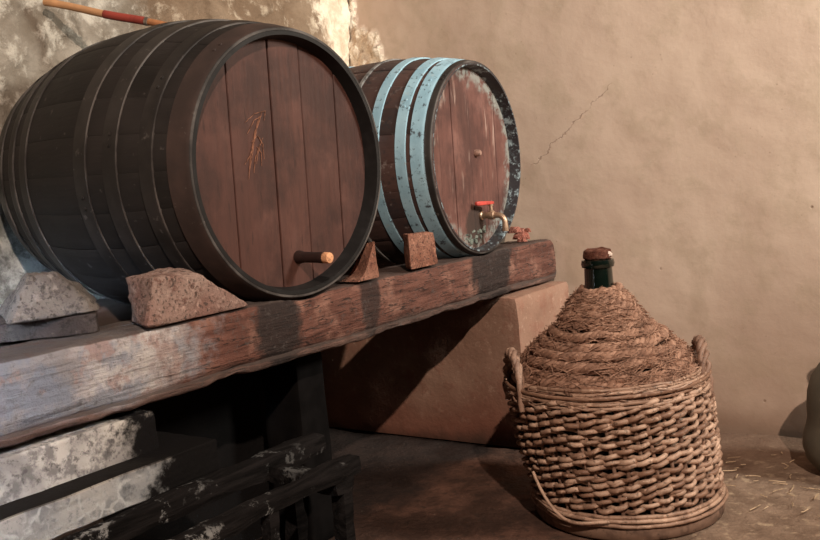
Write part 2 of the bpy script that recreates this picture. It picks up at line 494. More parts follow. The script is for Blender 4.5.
PLASTER = M_plaster(); STONEW = M_stone_wall(); LIMEEDGE = M_lime_edge(); FLOOR = M_floor()
PIER = M_pier(); BEAM = M_beam(); LIME = M_limewash()
BLACKW = M_black_wood()
HOOPB = M_black_hoop('black_painted_iron', (.018, .015, .014), (.036, .030, .028))
HOOPR = M_black_hoop('rusty_black_iron', (.040, .027, .024), (.068, .042, .036), .6)
HOOPE = M_black_hoop('worn_hoop_edge', (.024, .020, .019), (.12, .105, .098))
HEADA = M_head_wood('dark_red_head_boards', (.070, .026, .019), (.088, .034, .025), (.048, .019, .014))
HEADB = M_head_wood('worn_red_head_boards', (.115, .046, .036), (.145, .062, .048), (.07, .028, .023), flake=(2.489, .975, .27))
BLUE = M_blue_paint(); STAVEB = M_stave_wood(); RIMB = M_flake_rim()
RED_STONE = M_stone('reddish_stone', (.25, .14, .115), (.36, .25, .21), (.16, .08, .065))
BRICK = M_stone('old_red_brick', (.25, .105, .07), (.34, .165, .115), (.15, .06, .045), 14)
GREY_STONE = M_stone('grey_mottled_stone', (.13, .105, .092), (.21, .175, .155), (.075, .065, .06))
SLABM = M_stone('dusty_slab', (.045, .032, .029), (.085, .064, .057), (.028, .021, .019), 8)
DARKBEAM = M_plain('dark_timber', (.05, .032, .026), .85, 0, .5, 12)
RACK = M_rack()

# ------------------------------------------------------------------ setting
YB = 3.04; XL = -2.33
def grid_wall(name, fn, nu, nv, mats, mi=None):
    mb = MB(); vs = []; 
    for i in range(nu+1):
        for j in range(nv+1): vs.append(fn(i/nu, j/nv))
    for i in range(nu):
        for j in range(nv):
            f = (i*(nv+1)+j, (i+1)*(nv+1)+j, (i+1)*(nv+1)+j+1, i*(nv+1)+j+1)
            c = (V(vs[f[0]])+V(vs[f[2]]))/2
            b = len(mb.v)
            mb.f.append(f); mb.r.append(.5); mb.m.append(mi(c) if mi else 0)
    mb.v = [tuple(p) for p in vs]
    o = mb.build(name, mats, angle=180)
    o['kind'] = 'structure'
    return o
def patch(x, z):
    # ragged limewashed break in the corner plaster
    t = max(0, min(1, (1.575-z)/.05))
    e = -2.305 + .125*t + .035*fbm((x, 0, z), 14) + .02*fbm((x, 3, z), 40)
    return 1. if (x < e and z > 1.0) else 0.
def wb(u, v):
    x = XL-.08 + (2.6-XL)*(u**2.2); z = -.02 + 2.75*v
    d = .005*fbm((x, 3, z), 1.6) + .0015*fbm((x, 5, z), 9)
    k = patch(x, z)
    if k: d += .012 + .022*fbm((x, 9, z), 22)
    return (x, YB - max(-.02, min(.035, d)), z)
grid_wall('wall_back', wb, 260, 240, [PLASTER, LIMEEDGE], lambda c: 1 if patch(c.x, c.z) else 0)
def wl(u, v):
    y = -.6 + 3.62*u; z = -.02 + 2.75*v
    d = .035*fbm((1, y, z), 2.6) + .02*fbm((4, y, z), 9) + .008*fbm((7, y, z), 26)
    return (XL + max(-.05, min(.045, d)), y, z)
grid_wall('wall_left', wl, 200, 150, STONEW)
def fl(u, v):
    x = -2.5 + 5.2*u; y = -.6 + 3.6*v
    return (x, y, min(0, -.004 + .006*fbm((x, y, 1), 5) + .002*fbm((x, y, 3), 25)))
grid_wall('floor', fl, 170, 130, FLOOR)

# pier under the far end of the beam
mb = MB()
rock(mb, [(-2.29, 2.59, 0), (-1.385, 2.59, 0), (-1.385, 2.995, 0), (-2.285, 2.995, 0),
          (-2.29, 2.59, .516), (-1.40, 2.59, .516), (-1.40, 2.995, .516), (-2.285, 2.995, .516)], r=.05, N=26, amp=.007, sc=5)
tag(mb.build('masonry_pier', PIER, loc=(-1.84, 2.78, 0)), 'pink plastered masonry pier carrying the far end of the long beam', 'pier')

# limewashed masonry ledge under the near end
mb = MB()
def prism(x0, x1, y0, y1, z0, z1, sd, N=30, amp=.011):
    rock(mb, [(x0, y0, z0), (x1, y0, z0), (x1, y1, z0), (x0, y1, z0), (x0, y0, z1), (x1, y0, z1), (x1, y1, z1), (x0, y1, z1)], r=.02, N=N, amp=amp, sc=11, seed=sd, keep_bottom=False)
prism(-2.0, -1.436, .25, 1.13, .42, .515, 3, amp=.004)
prism(-2.0, -1.366, .25, 1.22, .374, .438, 5, amp=.007)
prism(-2.0, -1.60, .25, 1.10, -.002, .39, 8)
prism(-1.95, -1.72, .25, 1.26, -.002, .645, 11)  # infill added between the beams to block lamp light
prism(-1.95, -1.74, 1.2, 1.90, -.002, .600, 12)  # more added infill, keeps the lamp off the left wall
tag(mb.build('masonry_ledge', LIME, loc=(-1.75, .7, 0)), 'stepped whitewashed masonry ledge under the near end of the beam, with added light-blocking infill', 'ledge')

# ------------------------------------------------------------------ barrels
B1 = dict(x=-1.440, y=1.622, z=.985, yaw=.05, pit=.036, L=.80, rf=.314, rb=.374, rr=.310)
B2 = dict(x=-1.439, y=2.489, z=.977, yaw=-.046, pit=.016, L=.636, rf=.299, rb=.34, rr=.305)
def frame(B):
    a = V((-math.cos(B['yaw'])*math.cos(B['pit']), math.sin(B['yaw']), math.sin(B['pit']))).normalized()
    b = a.cross(V((0, 0, 1))).normalized(); c = b.cross(a)      # b: sideways, c: up
    return V((B['x'], B['y'], B['z'])), a, b, c
def rad(B, s):
    return B['rf']*(1-s)*(1-2*s) + B['rb']*4*s*(1-s) + B['rr']*s*(2*s-1)
def barrel_bottom(x, y):
    """lowest z of any barrel above (x, y), or None"""
    lo = None
    for B in (B1, B2):
        o, a, b, c = frame(B)
        s = (x - o.x)/(a.x*B['L'])
        if s < -.12 or s > 1.12: continue
        s = max(0, min(1, s)); r = rad(B, s) + .007
        cy = o.y + a.y*s*B['L']; cz = o.z + a.z*s*B['L']
        if abs(y-cy) < r:
            z = cz - math.sqrt(r*r-(y-cy)**2)
            lo = z if lo is None else min(lo, z)
    return lo

def make_barrel(B, label, nst, hoops, m_stave, m_head, m_rim, nboard, groove, fr=None, thk=None, slant=0.):
    o, a, b, c = frame(B); L = B['L']
    base = o + a*L*.5 - c*B['rb']
    root = thing('wine_barrel', label, 'barrel', tuple(base), 'wine barrels lying on the beam')
    # staves
    mb = MB(); rec = .040; th = .011 if thk is None else thk; per = 8
    prof = [(s, 0) for s in [i/30 for i in range(31)]]
    for k in range(nst):
        t0 = 2*PI*(k + .0)/nst; t1 = 2*PI*(k+1.0)/nst
        rv = random.random(); vs = []; fs = []
        angs = [t0 + (t1-t0)*q/per for q in range(per+1)]
        drop = [groove] + [0]*(per-1) + [groove]
        angs[1] = t0+(t1-t0)*.05; angs[-2] = t0+(t1-t0)*.95
        jit = random.uniform(-.001, .001)
        rows = []
        rows.append([(rec, rad(B, 0)-th-.004, 0)]); rows.append([(0, rad(B, 0)-th*.8, 0)])
        rows.append([(0.0, rad(B, 0)-.004, 1)])
        for i in range(31):
            s = i/30; rows.append([(s*L if i else .004, rad(B, s)+jit, 1)])
        rows.append([(L, rad(B, 1)-.004, 1)]); rows.append([(L, rad(B, 1)-th*.8, 0)]); rows.append([(L-rec, rad(B, 1)-th-.004, 0)])
        for rw in rows:
            d, r, g = rw[0]
            for q in range(per+1):
                rr = r - drop[q]*g
                vs.append(o + a*d + (b*math.cos(angs[q]) + c*math.sin(angs[q]))*rr)
        n = per+1
        for i in range(len(rows)-1):
            mi = 1 if i in (0, 1) else 0
            for q in range(per):
                mb.f.append(tuple(len(mb.v)+z for z in (i*n+q, i*n+q+1, (i+1)*n+q+1, (i+1)*n+q))); mb.r.append(rv); mb.m.append(mi)
        mb.v += [tuple(p) for p in vs]
    mb.build('staves', [m_stave, m_rim], root, angle=35)
    # heads: boards cut to the circle
    for front in (True, False):
        mb = MB()
        R = (rad(B, 0) if front else rad(B, 1)) - th - .003
        d0 = rec if front else L-rec
        n = nboard; edges = [-R]
        ws = [1 + random.uniform(-.18, .18) for _ in range(n)]; tot = sum(ws); acc = -R
        for w in ws: acc += 2*R*w/tot; edges.append(acc)
        if fr: edges = [-R] + [q for q in fr] + [R]
        for k in range(n):
            y0 = edges[k] + .0018; y1 = edges[k+1] - .0018
            if k == 0: y0 = -R*.999
            if k == n-1: y1 = R*.999
            N = 14
            def prof_line(yy, dd, ins):
                h = math.sqrt(max(0, R*R - yy*yy)) ; return h
            top = []; 
            for i in range(N+1):
                yy = y0 + (y1-y0)*i/N; top.append((yy, math.sqrt(max(0, R*R-yy*yy))))
            bot = [(yy, -h) for yy, h in top[::-1]]
            poly = top + bot
            sd = -1 if front else 1
            lift = random.uniform(-.0012, .0012)
            def P(q, dep, ins):
                yy = min(max(q[0], y0+ins), y1-ins); 
                return o + a*(d0 + sd*dep) + b*(yy + slant*q[1]) + c*(q[1]*(1 - ins*.5))
            m_ = len(poly)
            v0 = [P(q, -.012, 0) for q in poly]; v1 = [P(q, lift+.002, 0) for q in poly]; v2 = [P(q, lift+.004, .0016) for q in poly]
            fs = []
            for i in range(m_):
                j = (i+1) % m_
                fs += [(i, j, m_+j, m_+i), (m_+i, m_+j, 2*m_+j, 2*m_+i)]
            # face as strip quads
            for i in range(N):
                fs.append((2*m_+i, 2*m_+i+1, 2*m_+m_-2-i, 2*m_+m_-1-i))
            mb.add(v0+v1+v2, fs, random.random())
        mb.lathe([(0, 0), (R+.004, 0)], o + a*(d0 + (.013 if front else -.013)), a, 48, 0.)
        mb.build('head', m_head, root, angle=20)
    # hoops
    for (s0, s1, hm) in hoops:
        mb = MB(); t = .0036
        pr = [(rad(B, s0)-.003, s0*L), (rad(B, s0)+t*.6, s0*L), (rad(B, s0)+t, s0*L+.0015)]
        for q in range(1, 5):
            s = s0 + (s1-s0)*q/5; pr.append((rad(B, s)+t, s*L))
        pr += [(rad(B, s1)+t, s1*L-.0015), (rad(B, s1)+t*.6, s1*L), (rad(B, s1)-.003, s1*L)]
        mb.lathe(pr[:3], o, a, 120, mi=1); mb.lathe(pr[2:-2], o, a, 120); mb.lathe(pr[-3:], o, a, 120, mi=1)
        # lap and rivets of the hoop
        th0 = 2.2 + s0*3
        for q in (-.035, .035):
            s = (s0+s1)/2
            p = o + a*s*L + (b*math.cos(th0+q)+c*math.sin(th0+q))*(rad(B, s)+t)
            mb.lathe([(.0048, -.001), (.0045, .0012), (.0025, .0024), (0, .0026)], p, (b*math.cos(th0+q)+c*math.sin(th0+q)), 10)
        mb.build('hoop', [hm, HOOPE if hm in (HOOPB, HOOPR) else hm], root, angle=30)
    return root, o, a, b, c

r1, o, a, b, c = make_barrel(B1, 'larger black barrel with dark red head, nearest on the beam', 26,
    [(.0, .072, HOOPR), (.118, .165, HOOPB), (.245, .30, HOOPB), (.37, .425, HOOPB), (.70, .75, HOOPB), (.80, .845, HOOPB), (.925, 1.0, HOOPB)],
    BLACKW, HEADA, M_plain('pitch_black_rim', (.010, .009, .009), .6, 0, 1.8, 20, .25), 5, .0012, (-.167, -.035, .068, .19), thk=.017)
X1 = -a
def on_head(y, z, d=.036):
    """point on the front head at world (y, z)"""
    t = V((o.x, y, z)); return t - X1*((t-o).dot(X1)) - X1*d
sp = on_head(1.640, .760)
mb = MB()
mb.lathe([(.016, -.004), (.0165, .006), (.0135, .02), (.013, .06), (.014, .085), (.013, .094), (.010, .095)], sp, X1, 20)
peg = mb.build('spigot', M_plain('dark_red_wood', (.025, .009, .007), .7), r1)
peg['label'] = 'dark red wooden spigot low on the head'
mb = MB()
mb.lathe([(.0135, .088), (.0138, .1), (.0128, .106), (.008, .109), (0, .108)], sp, X1, 16)
ck = mb.build('cork', M_plain('pale_cork', (.75, .36, .19), .9, 0, .5, 120), peg)
ck['label'] = 'pale orange cork in the spigot'
# chalk scribble, thin raised strokes lying on the boards
mb = MB()
CH = M_plain('orange_chalk', (.26, .115, .07), .95, 0, .35, 90)
def stroke(pts, r=.0011):
    P = []
    for i in range(len(pts)-1):
        for q in range(5):
            t = q/5; P.append((pts[i][0]*(1-t)+pts[i+1][0]*t, pts[i][1]*(1-t)+pts[i+1][1]*t))
    P.append(pts[-1])
    mb.tube([on_head(y+random.uniform(-.001, .001), z, .0345) for y, z in P], lambda t: r*(.5+.5*math.sin(PI*min(1, max(0, t*.9+.05)))), 5)
for s_ in ([(1.50, 1.085), (1.53, 1.105), (1.565, 1.112), (1.56, 1.09)], [(1.555, 1.112), (1.53, 1.06), (1.508, 1.01), (1.497, .955)],
           [(1.515, 1.04), (1.535, 1.055), (1.55, 1.035), (1.55, 1.0)], [(1.49, .99), (1.515, 1.02), (1.527, 1.06), (1.54, 1.09)],
           [(1.525, .99), (1.535, 1.02), (1.55, 1.05)], [(1.505, 1.06), (1.528, 1.09), (1.552, 1.10)], [(1.515, .97), (1.522, 1.0), (1.541, 1.035)],
           [(1.545, 1.10), (1.52, 1.03), (1.503, .975)], [(1.53, 1.03), (1.543, 1.015), (1.541, .985)]):
    stroke(s_)
cm = mb.build('chalk_mark', CH, r1); cm['label'] = 'faint orange chalk scribble on the head'

r2, o, a, b, c = make_barrel(B2, 'smaller barrel with pale blue painted hoops and a metal tap, beside the pier', 24,
    [(.004, .034, HOOPB), (.038, .104, BLUE), (.125, .178, BLUE), (.26, .31, BLUE), (.425, .445, M_plain('dirty_white_iron', (.20, .19, .185), .7, 0, .3, 40)), (.70, .75, BLUE), (.90, .98, BLUE)],
    STAVEB, HEADB, RIMB, 6, .0016)
X1 = -a
p = on_head(2.524, .994)
mb = MB(); mb.lathe([(.011, -.003), (.0115, .006), (.010, .016), (.007, .020), (0, .021)], p, X1, 16)
e = mb.build('vent_peg', M_plain('pale_wood_peg', (.30, .17, .13), .8, 0, .5, 80), r2); e['label'] = 'small pale wooden peg in the middle of the head'
# tap
BRASS = M_plain('worn_brass', (.46, .31, .215), .4, .7, .6, 60)
REDP = M_plain('red_plastic', (.50, .06, .045), .45, 0, .7, 40)
p = on_head(2.535, .792)
mb = MB()
mb.lathe([(.017, -.003), (.017, .008), (.012, .011), (.0115, .032), (.0155, .034), (.0165, .044), (.0155, .056), (.011, .058), (.0105, .07)], p, X1, 20)
path = []
q0 = p + X1*.07
for i in range(9):
    t = i/8*PI/2; path.append(q0 + X1*(.028*math.sin(t)) - V((0, 0, 1))*(.028*(1-math.cos(t))))
path.append(path[-1] - V((0, 0, .02))); path.append(path[-1] - V((0, 0, .012)))
mb.tube(path, lambda t: .0105 if t < .9 else .012, 14)
mb.lathe([(.010, .0), (.010, .018), (.0065, .019), (.006, .034), (.009, .035), (.009, .041), (0, .042)], p + X1*.045, (0, 0, 1), 16)
mb.v = [tuple(p + (V(q)-p)*.87) for q in mb.v]
tap = mb.build('tap', BRASS, r2); tap['label'] = 'brass tap low on the head'
mb = MB()
k0 = p + X1*.045 + V((0, 0, .040))
hd = V((-.22, -.97, .0)).normalized(); hn = V((0, 0, 1)).cross(hd)
rock(mb, [k0 - hd*.014 - hn*.008, k0 + hd*.080 - hn*.0085, k0 + hd*.080 + hn*.0085, k0 - hd*.014 + hn*.008,
          k0 - hd*.014 - hn*.008 + V((0, 0, .012)), k0 + hd*.080 - hn*.0085 + V((0, 0, .017)), k0 + hd*.080 + hn*.0085 + V((0, 0, .017)), k0 - hd*.014 + hn*.008 + V((0, 0, .012))],
     r=.45, N=8, amp=.0003, keep_bottom=False)
mb.v = [tuple(p + (V(q)-p)*.87) for q in mb.v]
h = mb.build('tap_lever', REDP, tap); h['label'] = 'red lever handle of the tap'
# dried drips below the tap
mb = MB()
for i in range(26):
    yy = 2.425 + .13*random.random(); zz = .705 + .045*((yy-2.485)/.06)**2*.5 + random.uniform(0, .022)*(1 if random.random() < .7 else 2)
    q = on_head(yy, zz, .0365); k1 = V((0, random.uniform(.004, .010), random.uniform(-.004, .004))); k2 = V((0, random.uniform(-.003, .003), random.uniform(.003, .008))); k3 = X1*.006
    rock(mb, [q-k1-k2, q+k1-k2, q+k1+k2, q-k1+k2, q-k1*.6-k2*.6+k3, q+k1*.6-k2*.6+k3, q+k1*.6+k2*.6+k3, q-k1*.6+k2*.6+k3], r=.5, N=4, amp=.002, sc=90, seed=i)
d = mb.build('drip_residue', M_plain('pale_green_crust', (.15, .165, .14), .9, 0, .25, 50), r2); d['label'] = 'pale green crust under the tap'

# ------------------------------------------------------------------ beams
def beam(name, x0, x1, y0, y1, zt, zb, mat, label, cat, taper=0., N=150, amp=.005, front_lip=True):
    mb = MB(); vs = []; fs = []
    sec = []   # cross-section, from back bottom round the front to back top
    w = x1-x0; h = zt-zb
    S = [(0, 0), (.3, 0), (.7, -.01), (.9, 0), (.97, .02), (1.0, .05), (1.005, .12), (.95, .155), (.985, .20), (.995, .35), (1.0, .5), (1.0, .65), (1.0, .8), (.995, .9), (.98, .96), (.95, .99), (.88, 1.0), (.78, 1.0), (.66, 1.0), (.54, 1.0), (.42, 1.0), (.3, 1.0), (.18, 1.0), (.06, .995), (.0, .96), (-.01, .5)]
    n = len(S)
    for i in range(N+1):
        t = i/N; y = y0 + (y1-y0)*t
        e = max(0, (t-.975)/.025)
        for (sx, sz) in S:
            x = x0 + w*sx; z = zb + h*sz
            z += .006*fbm((0, y, .3), 2) 
            if e and taper: x = x - taper*e*e*max(0, sx-.5)*2; z = z + (.5-sz)*h*.25*e*e
            d = V((sx-.5, 0, (sz-.5))); d.normalize()
            k = amp*(fbm((x*3, y*.8, z*3), 4) + .7*fbm((x, y, z), 18, 3))
            if .0 <= sz <= .13 and sx > .85: k += -.006*max(0, fbm((1, y, 2), 7))*2
            q = V((x, y, z)) + V((d.x, 0, d.z))*k
            if sz > .9:
                q.z = min(q.z, zt + .003)
                lo = barrel_bottom(q.x, q.y)
                if lo is not None: q.z = min(q.z, lo - .001)
            vs.append(q)
    for i in range(N):
        for k in range(n):
            l = (k+1) % n
            fs.append((i*n+k, i*n+l, (i+1)*n+l, (i+1)*n+k))
    fs.append(tuple(range(n))); fs.append(tuple(N*n+k for k in range(n))[::-1])
    mb.add(vs, fs, .5)
    ob = mb.build(name, mat, loc=((x0+x1)/2, (y0+y1)/2, zb), angle=50)
    return tag(ob, label, cat)
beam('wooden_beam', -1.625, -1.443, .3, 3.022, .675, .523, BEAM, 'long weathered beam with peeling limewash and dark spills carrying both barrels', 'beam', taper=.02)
beam('wooden_beam', -2.17, -1.97, .5, 2.94, .668, .52, DARKBEAM, 'dark rear beam by the rough wall, under the barrel backs', 'beam', N=110)
# rear beam and both beams stand on masonry at the ends; short post in the middle
mb = MB()
rock(mb, [(-1.67, 1.66, 0), (-1.54, 1.66, 0), (-1.54, 1.765, 0), (-1.67, 1.765, 0), (-1.67, 1.66, .518), (-1.54, 1.66, .518), (-1.54, 1.765, .518), (-1.67, 1.765, .518)], r=.15, N=14, amp=.006, sc=12)
tag(mb.build('wooden_post', M_plain('shade_painted_post', (.007, .006, .006), .9, 0, .6, 14, .05), loc=(-1.6, 1.68, 0)), 'short dark post standing under the middle of the long beam', 'post')  # shade under the beam painted as the post's near-black colour

# wedges on the beam
ZT = .6765
def block(name, c8, mat, label, cat, group=None, r=.12, amp=.006, N=12, seed=0.):
    mb = MB(); rock(mb, c8, r=r, N=N, amp=amp, sc=16, seed=seed)
    cx = sum(V(c) for c in c8[:4])  if False else (V(c8[0])+V(c8[1])+V(c8[2])+V(c8[3]))/4
    return tag(mb.build(name, mat, loc=tuple(cx)), label, cat, group)
G = 'stone wedges under the barrels'
# corner order: bottom (back-near, front-near, front-far, back-far), then top
block('wedge_stone', [(-1.545, 1.185, ZT), (-1.432, 1.125, ZT), (-1.437, 1.43, ZT), (-1.545, 1.40, ZT),
                     (-1.545, 1.175, .775), (-1.44, 1.165, .776), (-1.440, 1.285, .768), (-1.545, 1.30, .785)], RED_STONE,
      'largest pinkish grey wedge stone, under the near side of the black barrel', 'stone', G, r=.14, amp=.007, seed=1.)
block('wedge_stone', [(-1.50, 1.81, ZT), (-1.43, 1.80, ZT), (-1.43, 1.895, ZT), (-1.50, 1.895, ZT),
                     (-1.49, 1.88, .70), (-1.434, 1.84, .695), (-1.434, 1.892, .775), (-1.49, 1.892, .765)], BRICK,
      'pointed reddish wedge between the two barrels, touching the black one', 'stone', G, r=.08, amp=.002, seed=2.)
block('brick_wedge', [(-1.48, 2.085, ZT), (-1.432, 2.045, ZT), (-1.432, 2.187, ZT), (-1.50, 2.185, ZT),
                     (-1.48, 2.085, .777), (-1.434, 2.047, .777), (-1.434, 2.180, .771), (-1.50, 2.178, .771)], BRICK,
      'squarish red brick piece on the beam at the near side of the blue hooped barrel', 'brick', None, r=.1, amp=.003, seed=3.)
block('flat_slab', [(-2.06, 1.02, ZT), (-1.74, .86, ZT), (-1.515, 1.085, ZT), (-1.80, 1.24, ZT),
                   (-2.06, 1.02, .712), (-1.73, .87, .714), (-1.515, 1.085, .718), (-1.80, 1.235, .714)], SLABM,
      'flat dusty slab lying across the beams under the mottled stone', 'slab', None, r=.12, amp=.005, N=16, seed=4.)
block('mottled_stone', [(-1.80, 1.04, .7165), (-1.575, .925, .7165), (-1.525, 1.10, .7165), (-1.75, 1.25, .7165),
                       (-1.76, 1.09, .795), (-1.60, .995, .808), (-1.585, 1.045, .806), (-1.75, 1.22, .755)], GREY_STONE,
      'grey mottled stone on the slab at the far left, below the black barrel', 'stone', None, r=.15, amp=.011, N=16, seed=5.)
mb = MB()
for i in range(9):
    q = V((-1.50 + random.uniform(-.022, .022), 2.845 + random.uniform(-.035, .035), .678 + .012*i/3))
    s_ = .016 + random.uniform(-.004, .006)
    rock(mb, [q+V((-s_, -s_, 0)), q+V((s_, -s_, 0)), q+V((s_, s_, 0)), q+V((-s_, s_, 0)), q+V((-s_*.7, -s_*.7, s_)), q+V((s_*.7, -s_*.7, s_)), q+V((s_*.7, s_*.7, s_)), q+V((-s_*.7, s_*.7, s_))], r=.3, N=5, amp=.006, sc=40, seed=i)
tag(mb.build('brick_fragment', M_stone('crumbling_red_brick', (.38, .12, .085), (.50, .22, .17), (.22, .07, .05), 30), loc=(-1.5, 2.845, .675)), 'crumbling red brick fragment on the far end of the beam', 'brick')

# ------------------------------------------------------------------ stick leaning from the wall onto the barrel
A_ = V((-2.28, 1.578, 1.509)); B_ = V((-1.93, 1.703, 1.3965))
rt = thing('painted_stick', 'tan and red painted stick leaning from the rough wall onto the black barrel', 'stick', tuple(B_))
def seg(t0, t1, r, name, mat, lab):
    mb = MB(); mb.tube([A_.lerp(B_, t0 + (t1-t0)*i/10) + V((0, 0, .0015*math.sin(9*(t0+(t1-t0)*i/10)))) for i in range(11)], r, 14)
    ob = mb.build(name, mat, rt); ob['label'] = lab
seg(0, .50, .0105, 'shaft', M_plain('tan_wood', (.52, .27, .13), .7, 0, 1.35, 14), 'bare tan end of the stick')
seg(.495, .83, .0115, 'red_sleeve', M_plain('dull_red_paint', (.34, .055, .04), .5, 0, .6, 25), 'dull red painted length')
seg(.83, .855, .0125, 'metal_ring', M_plain('dull_tin', (.5, .42, .36), .4, .8, .6), 'thin metal ring')
seg(.853, 1.0, .0095, 'shaft', M_plain('orange_wood', (.42, .17, .07), .7), 'orange wooden tip beyond the ring')

# ------------------------------------------------------------------ low rack in front
rk = thing('low_rack', 'low wooden rack, shade put into its dark colour, with chipped whitewash in front of the ledge', 'rack', (-1.2, .95, 0))
def bar(p0, p1, w, h, name, seed, lab=None, N=26):
    """beam from p0 to p1 (top centre line), width w, height h"""
    mb = MB(); p0 = V(p0); p1 = V(p1); d = (p1-p0).normalized()
    if abs(d.z) > .7: sx = V((1, 0, 0)); sz = V((0, 1, 0))
    else: sx = d.cross(V((0, 0, 1))).normalized(); sz = V((0, 0, 1))
    vs = []; fs = []; n = 12
    for i in range(N+1):
        t = i/N; cpt = p0.lerp(p1, t)
        for k in range(n):
            th = 2*PI*k/n + PI/4; cx = math.cos(th); cz = math.sin(th)
            f = 1/max(abs(cx), abs(cz))
            ux = cx*f*.5; uz = cz*f*.5
            if abs(abs(ux)-.5) < .01 and abs(abs(uz)-.5) < .01: ux *= .9; uz *= .9
            q = cpt + sx*ux*w + sz*(uz*h)
            q += (sx*ux + sz*uz)*(.22*fbm(q + V((seed, 0, 0)), 12)*min(w, h)*1.6)
            vs.append(q)
    for i in range(N):
        for k in range(n):
            l = (k+1) % n; fs.append((i*n+k, i*n+l, (i+1)*n+l, (i+1)*n+k))
    fs.append(tuple(range(n))[::-1]); fs.append(tuple(N*n+k for k in range(n)))
    mb.add(vs, fs, random.random())
    ob = mb.build(name, RACK, rk, angle=50)
    if lab: ob['label'] = lab
bar((-1.318, .45, .364), (-1.318, 1.47, .364), .042, .042, 'rail', 1)
bar((-1.12, .45, .378), (-1.12, 1.34, .378), .042, .034, 'rail', 2)
bar((-1.33, 1.305, .352), (-1.10, 1.285, .352), .04, .035, 'crosspiece', 3)
bar((-1.33, .62, .352), (-1.10, .62, .352), .04, .035, 'crosspiece', 4)
bar((-1.118, 1.285, .004), (-1.118, 1.30, .372), .040, .034, 'leg', 5)
bar((-1.112, 1.085, .004), (-1.118, 1.10, .372), .028, .030, 'leg', 6)
bar((-1.320, .56, .004), (-1.320, .56, .362), .036, .034, 'leg', 7)
bar((-1.118, .56, .004), (-1.118, .56, .372), .036, .034, 'leg', 8)
bar((-1.325, 1.38, .004), (-1.325, 1.38, .362), .036, .034, 'leg', 9)

# ------------------------------------------------------------------ demijohn
DX, DY = -.921, 2.246
def lean(p):
    p = V(p); k = .040*min(1, max(0, p.z-.03)/.32)
    return V((p.x - .82*k, p.y - .566*k, p.z*.967))
dj = thing('wicker_demijohn', 'large dark demijohn in a wicker basket with coiled straw rope cover', 'demijohn', (DX, DY, 0))
def cyl(th, r, z): return lean((DX + r*math.cos(th), DY + r*math.sin(th), z))
GLASS = M_glass_dark()
mb = MB()
mb.lathe([(0, .03), (.12, .032), (.19, .06), (.215, .12), (.222, .2), (.222, .28), (.215, .36), (.19, .42), (.14, .48), (.08, .535), (.047, .575), (.040, .61), (.0375, .64), (.0365, .672), (.0365, .676), (.042, .679), (.0438, .688), (.042, .698), (.0365, .700), (.031, .700), (.030, .68)],
         (DX, DY, 0), (0, 0, 1), 56, fn=lean)
mb.build('bottle', GLASS, dj, angle=50)
mb = MB()
STOP = M_stone('old_cork_wax', (.15, .05, .034), (.26, .11, .075), (.07, .022, .016), 60)
mb.lathe([(.030, .685), (.031, .702), (.036, .703), (.0375, .712), (.035, .724), (.029, .7275), (.014, .724), (0, .7255)], (DX, DY, 0), (0, 0, 1), 28,
         fn=lambda p: lean(V(p) + V((0, 0, .004))*fbm(p, 60) + V((.003, .002, 0))*fbm(p, 45)))
s_ = mb.build('stopper', STOP, dj); s_['label'] = 'reddish brown waxed stopper in the neck'
mb = MB()
q = cyl(-.1, .034, .714); ex = V((.82, .566, 0))
rock(mb, [q+ex*x_+V((0, .0, 0))+V((.566, -.82, 0))*y_+V((0, 0, z_)) for (x_, y_, z_) in [(-.006, -.006, -.008), (.008, -.006, -.006), (.008, .006, -.006), (-.006, .006, -.008), (-.004, -.005, .008), (.006, -.005, .005), (.006, .005, .005), (-.004, .005, .008)]], r=.4, N=6, amp=.004, sc=60)
s_ = mb.build('paper_scrap', M_plain('pale_paper', (.66, .52, .44), .9, 0, .7), dj); s_['label'] = 'scrap of pale paper tucked beside the stopper'

# straw rope cover
ROPE = M_wicker('straw_rope', (.22, .11, .07), (.40, .225, .155), (.145, .07, .046), .85, bscale=170)
mb = MB()
def coil(R, z, ar, strands, tilt=0., ph=0., pitch=None, gap=None):
    per = 2*PI*R; turns = max(6, int(per/(ar*4.2))); n = turns*14
    for s in range(strands):
        pts = []
        for i in range(n):
            th = 2*PI*i/n
            w = ar*.52; ph2 = turns*th + 2*PI*s/strands + ph
            rr = R + w*math.cos(ph2) + .004*fbm((math.cos(th)*3, math.sin(th)*3, z*20), 1.5)
            zz = z + w*math.sin(ph2) + tilt*R*math.cos(th-ph) + .008*fbm((math.cos(th)*2+5, math.sin(th)*2, z*30), 1.2)
            pts.append(cyl(th, rr, zz))
        mb.tube(pts, ar*(.60 if strands < 4 else .50), 7, closed=True, rnd=random.random())
def prof(z):   # outer radius of the straw cone at height z
    T = [(.365, .252), (.41, .232), (.45, .207), (.485, .170), (.512, .138), (.518, .118), (.545, .106), (.59, .076), (.622, .05)]
    for i in range(len(T)-1):
        if z <= T[i+1][0]:
            t = (z-T[i][0])/(T[i+1][0]-T[i][0]); return T[i][1]*(1-t)+T[i+1][1]*t
    return T[-1][1]
# upper plaited cap
z = .528; 
while z < .622:
    coil(prof(z)-.008, z, .0115, 3, random.uniform(-.02, .02), random.uniform(0, 6)); z += .0145
# thick coils below
for (z, ar) in ((.507, .0155), (.485, .0165), (.462, .0165), (.440, .017), (.418, .0175), (.396, .0175), (.376, .017)):
    coil(prof(z)-ar*.9, z, ar*.93, 4, random.uniform(-.035, .035), random.uniform(0, 6))
    coil(prof(z)-ar*2.6, z-.008, ar, 2, random.uniform(-.02, .02), random.uniform(0, 6))
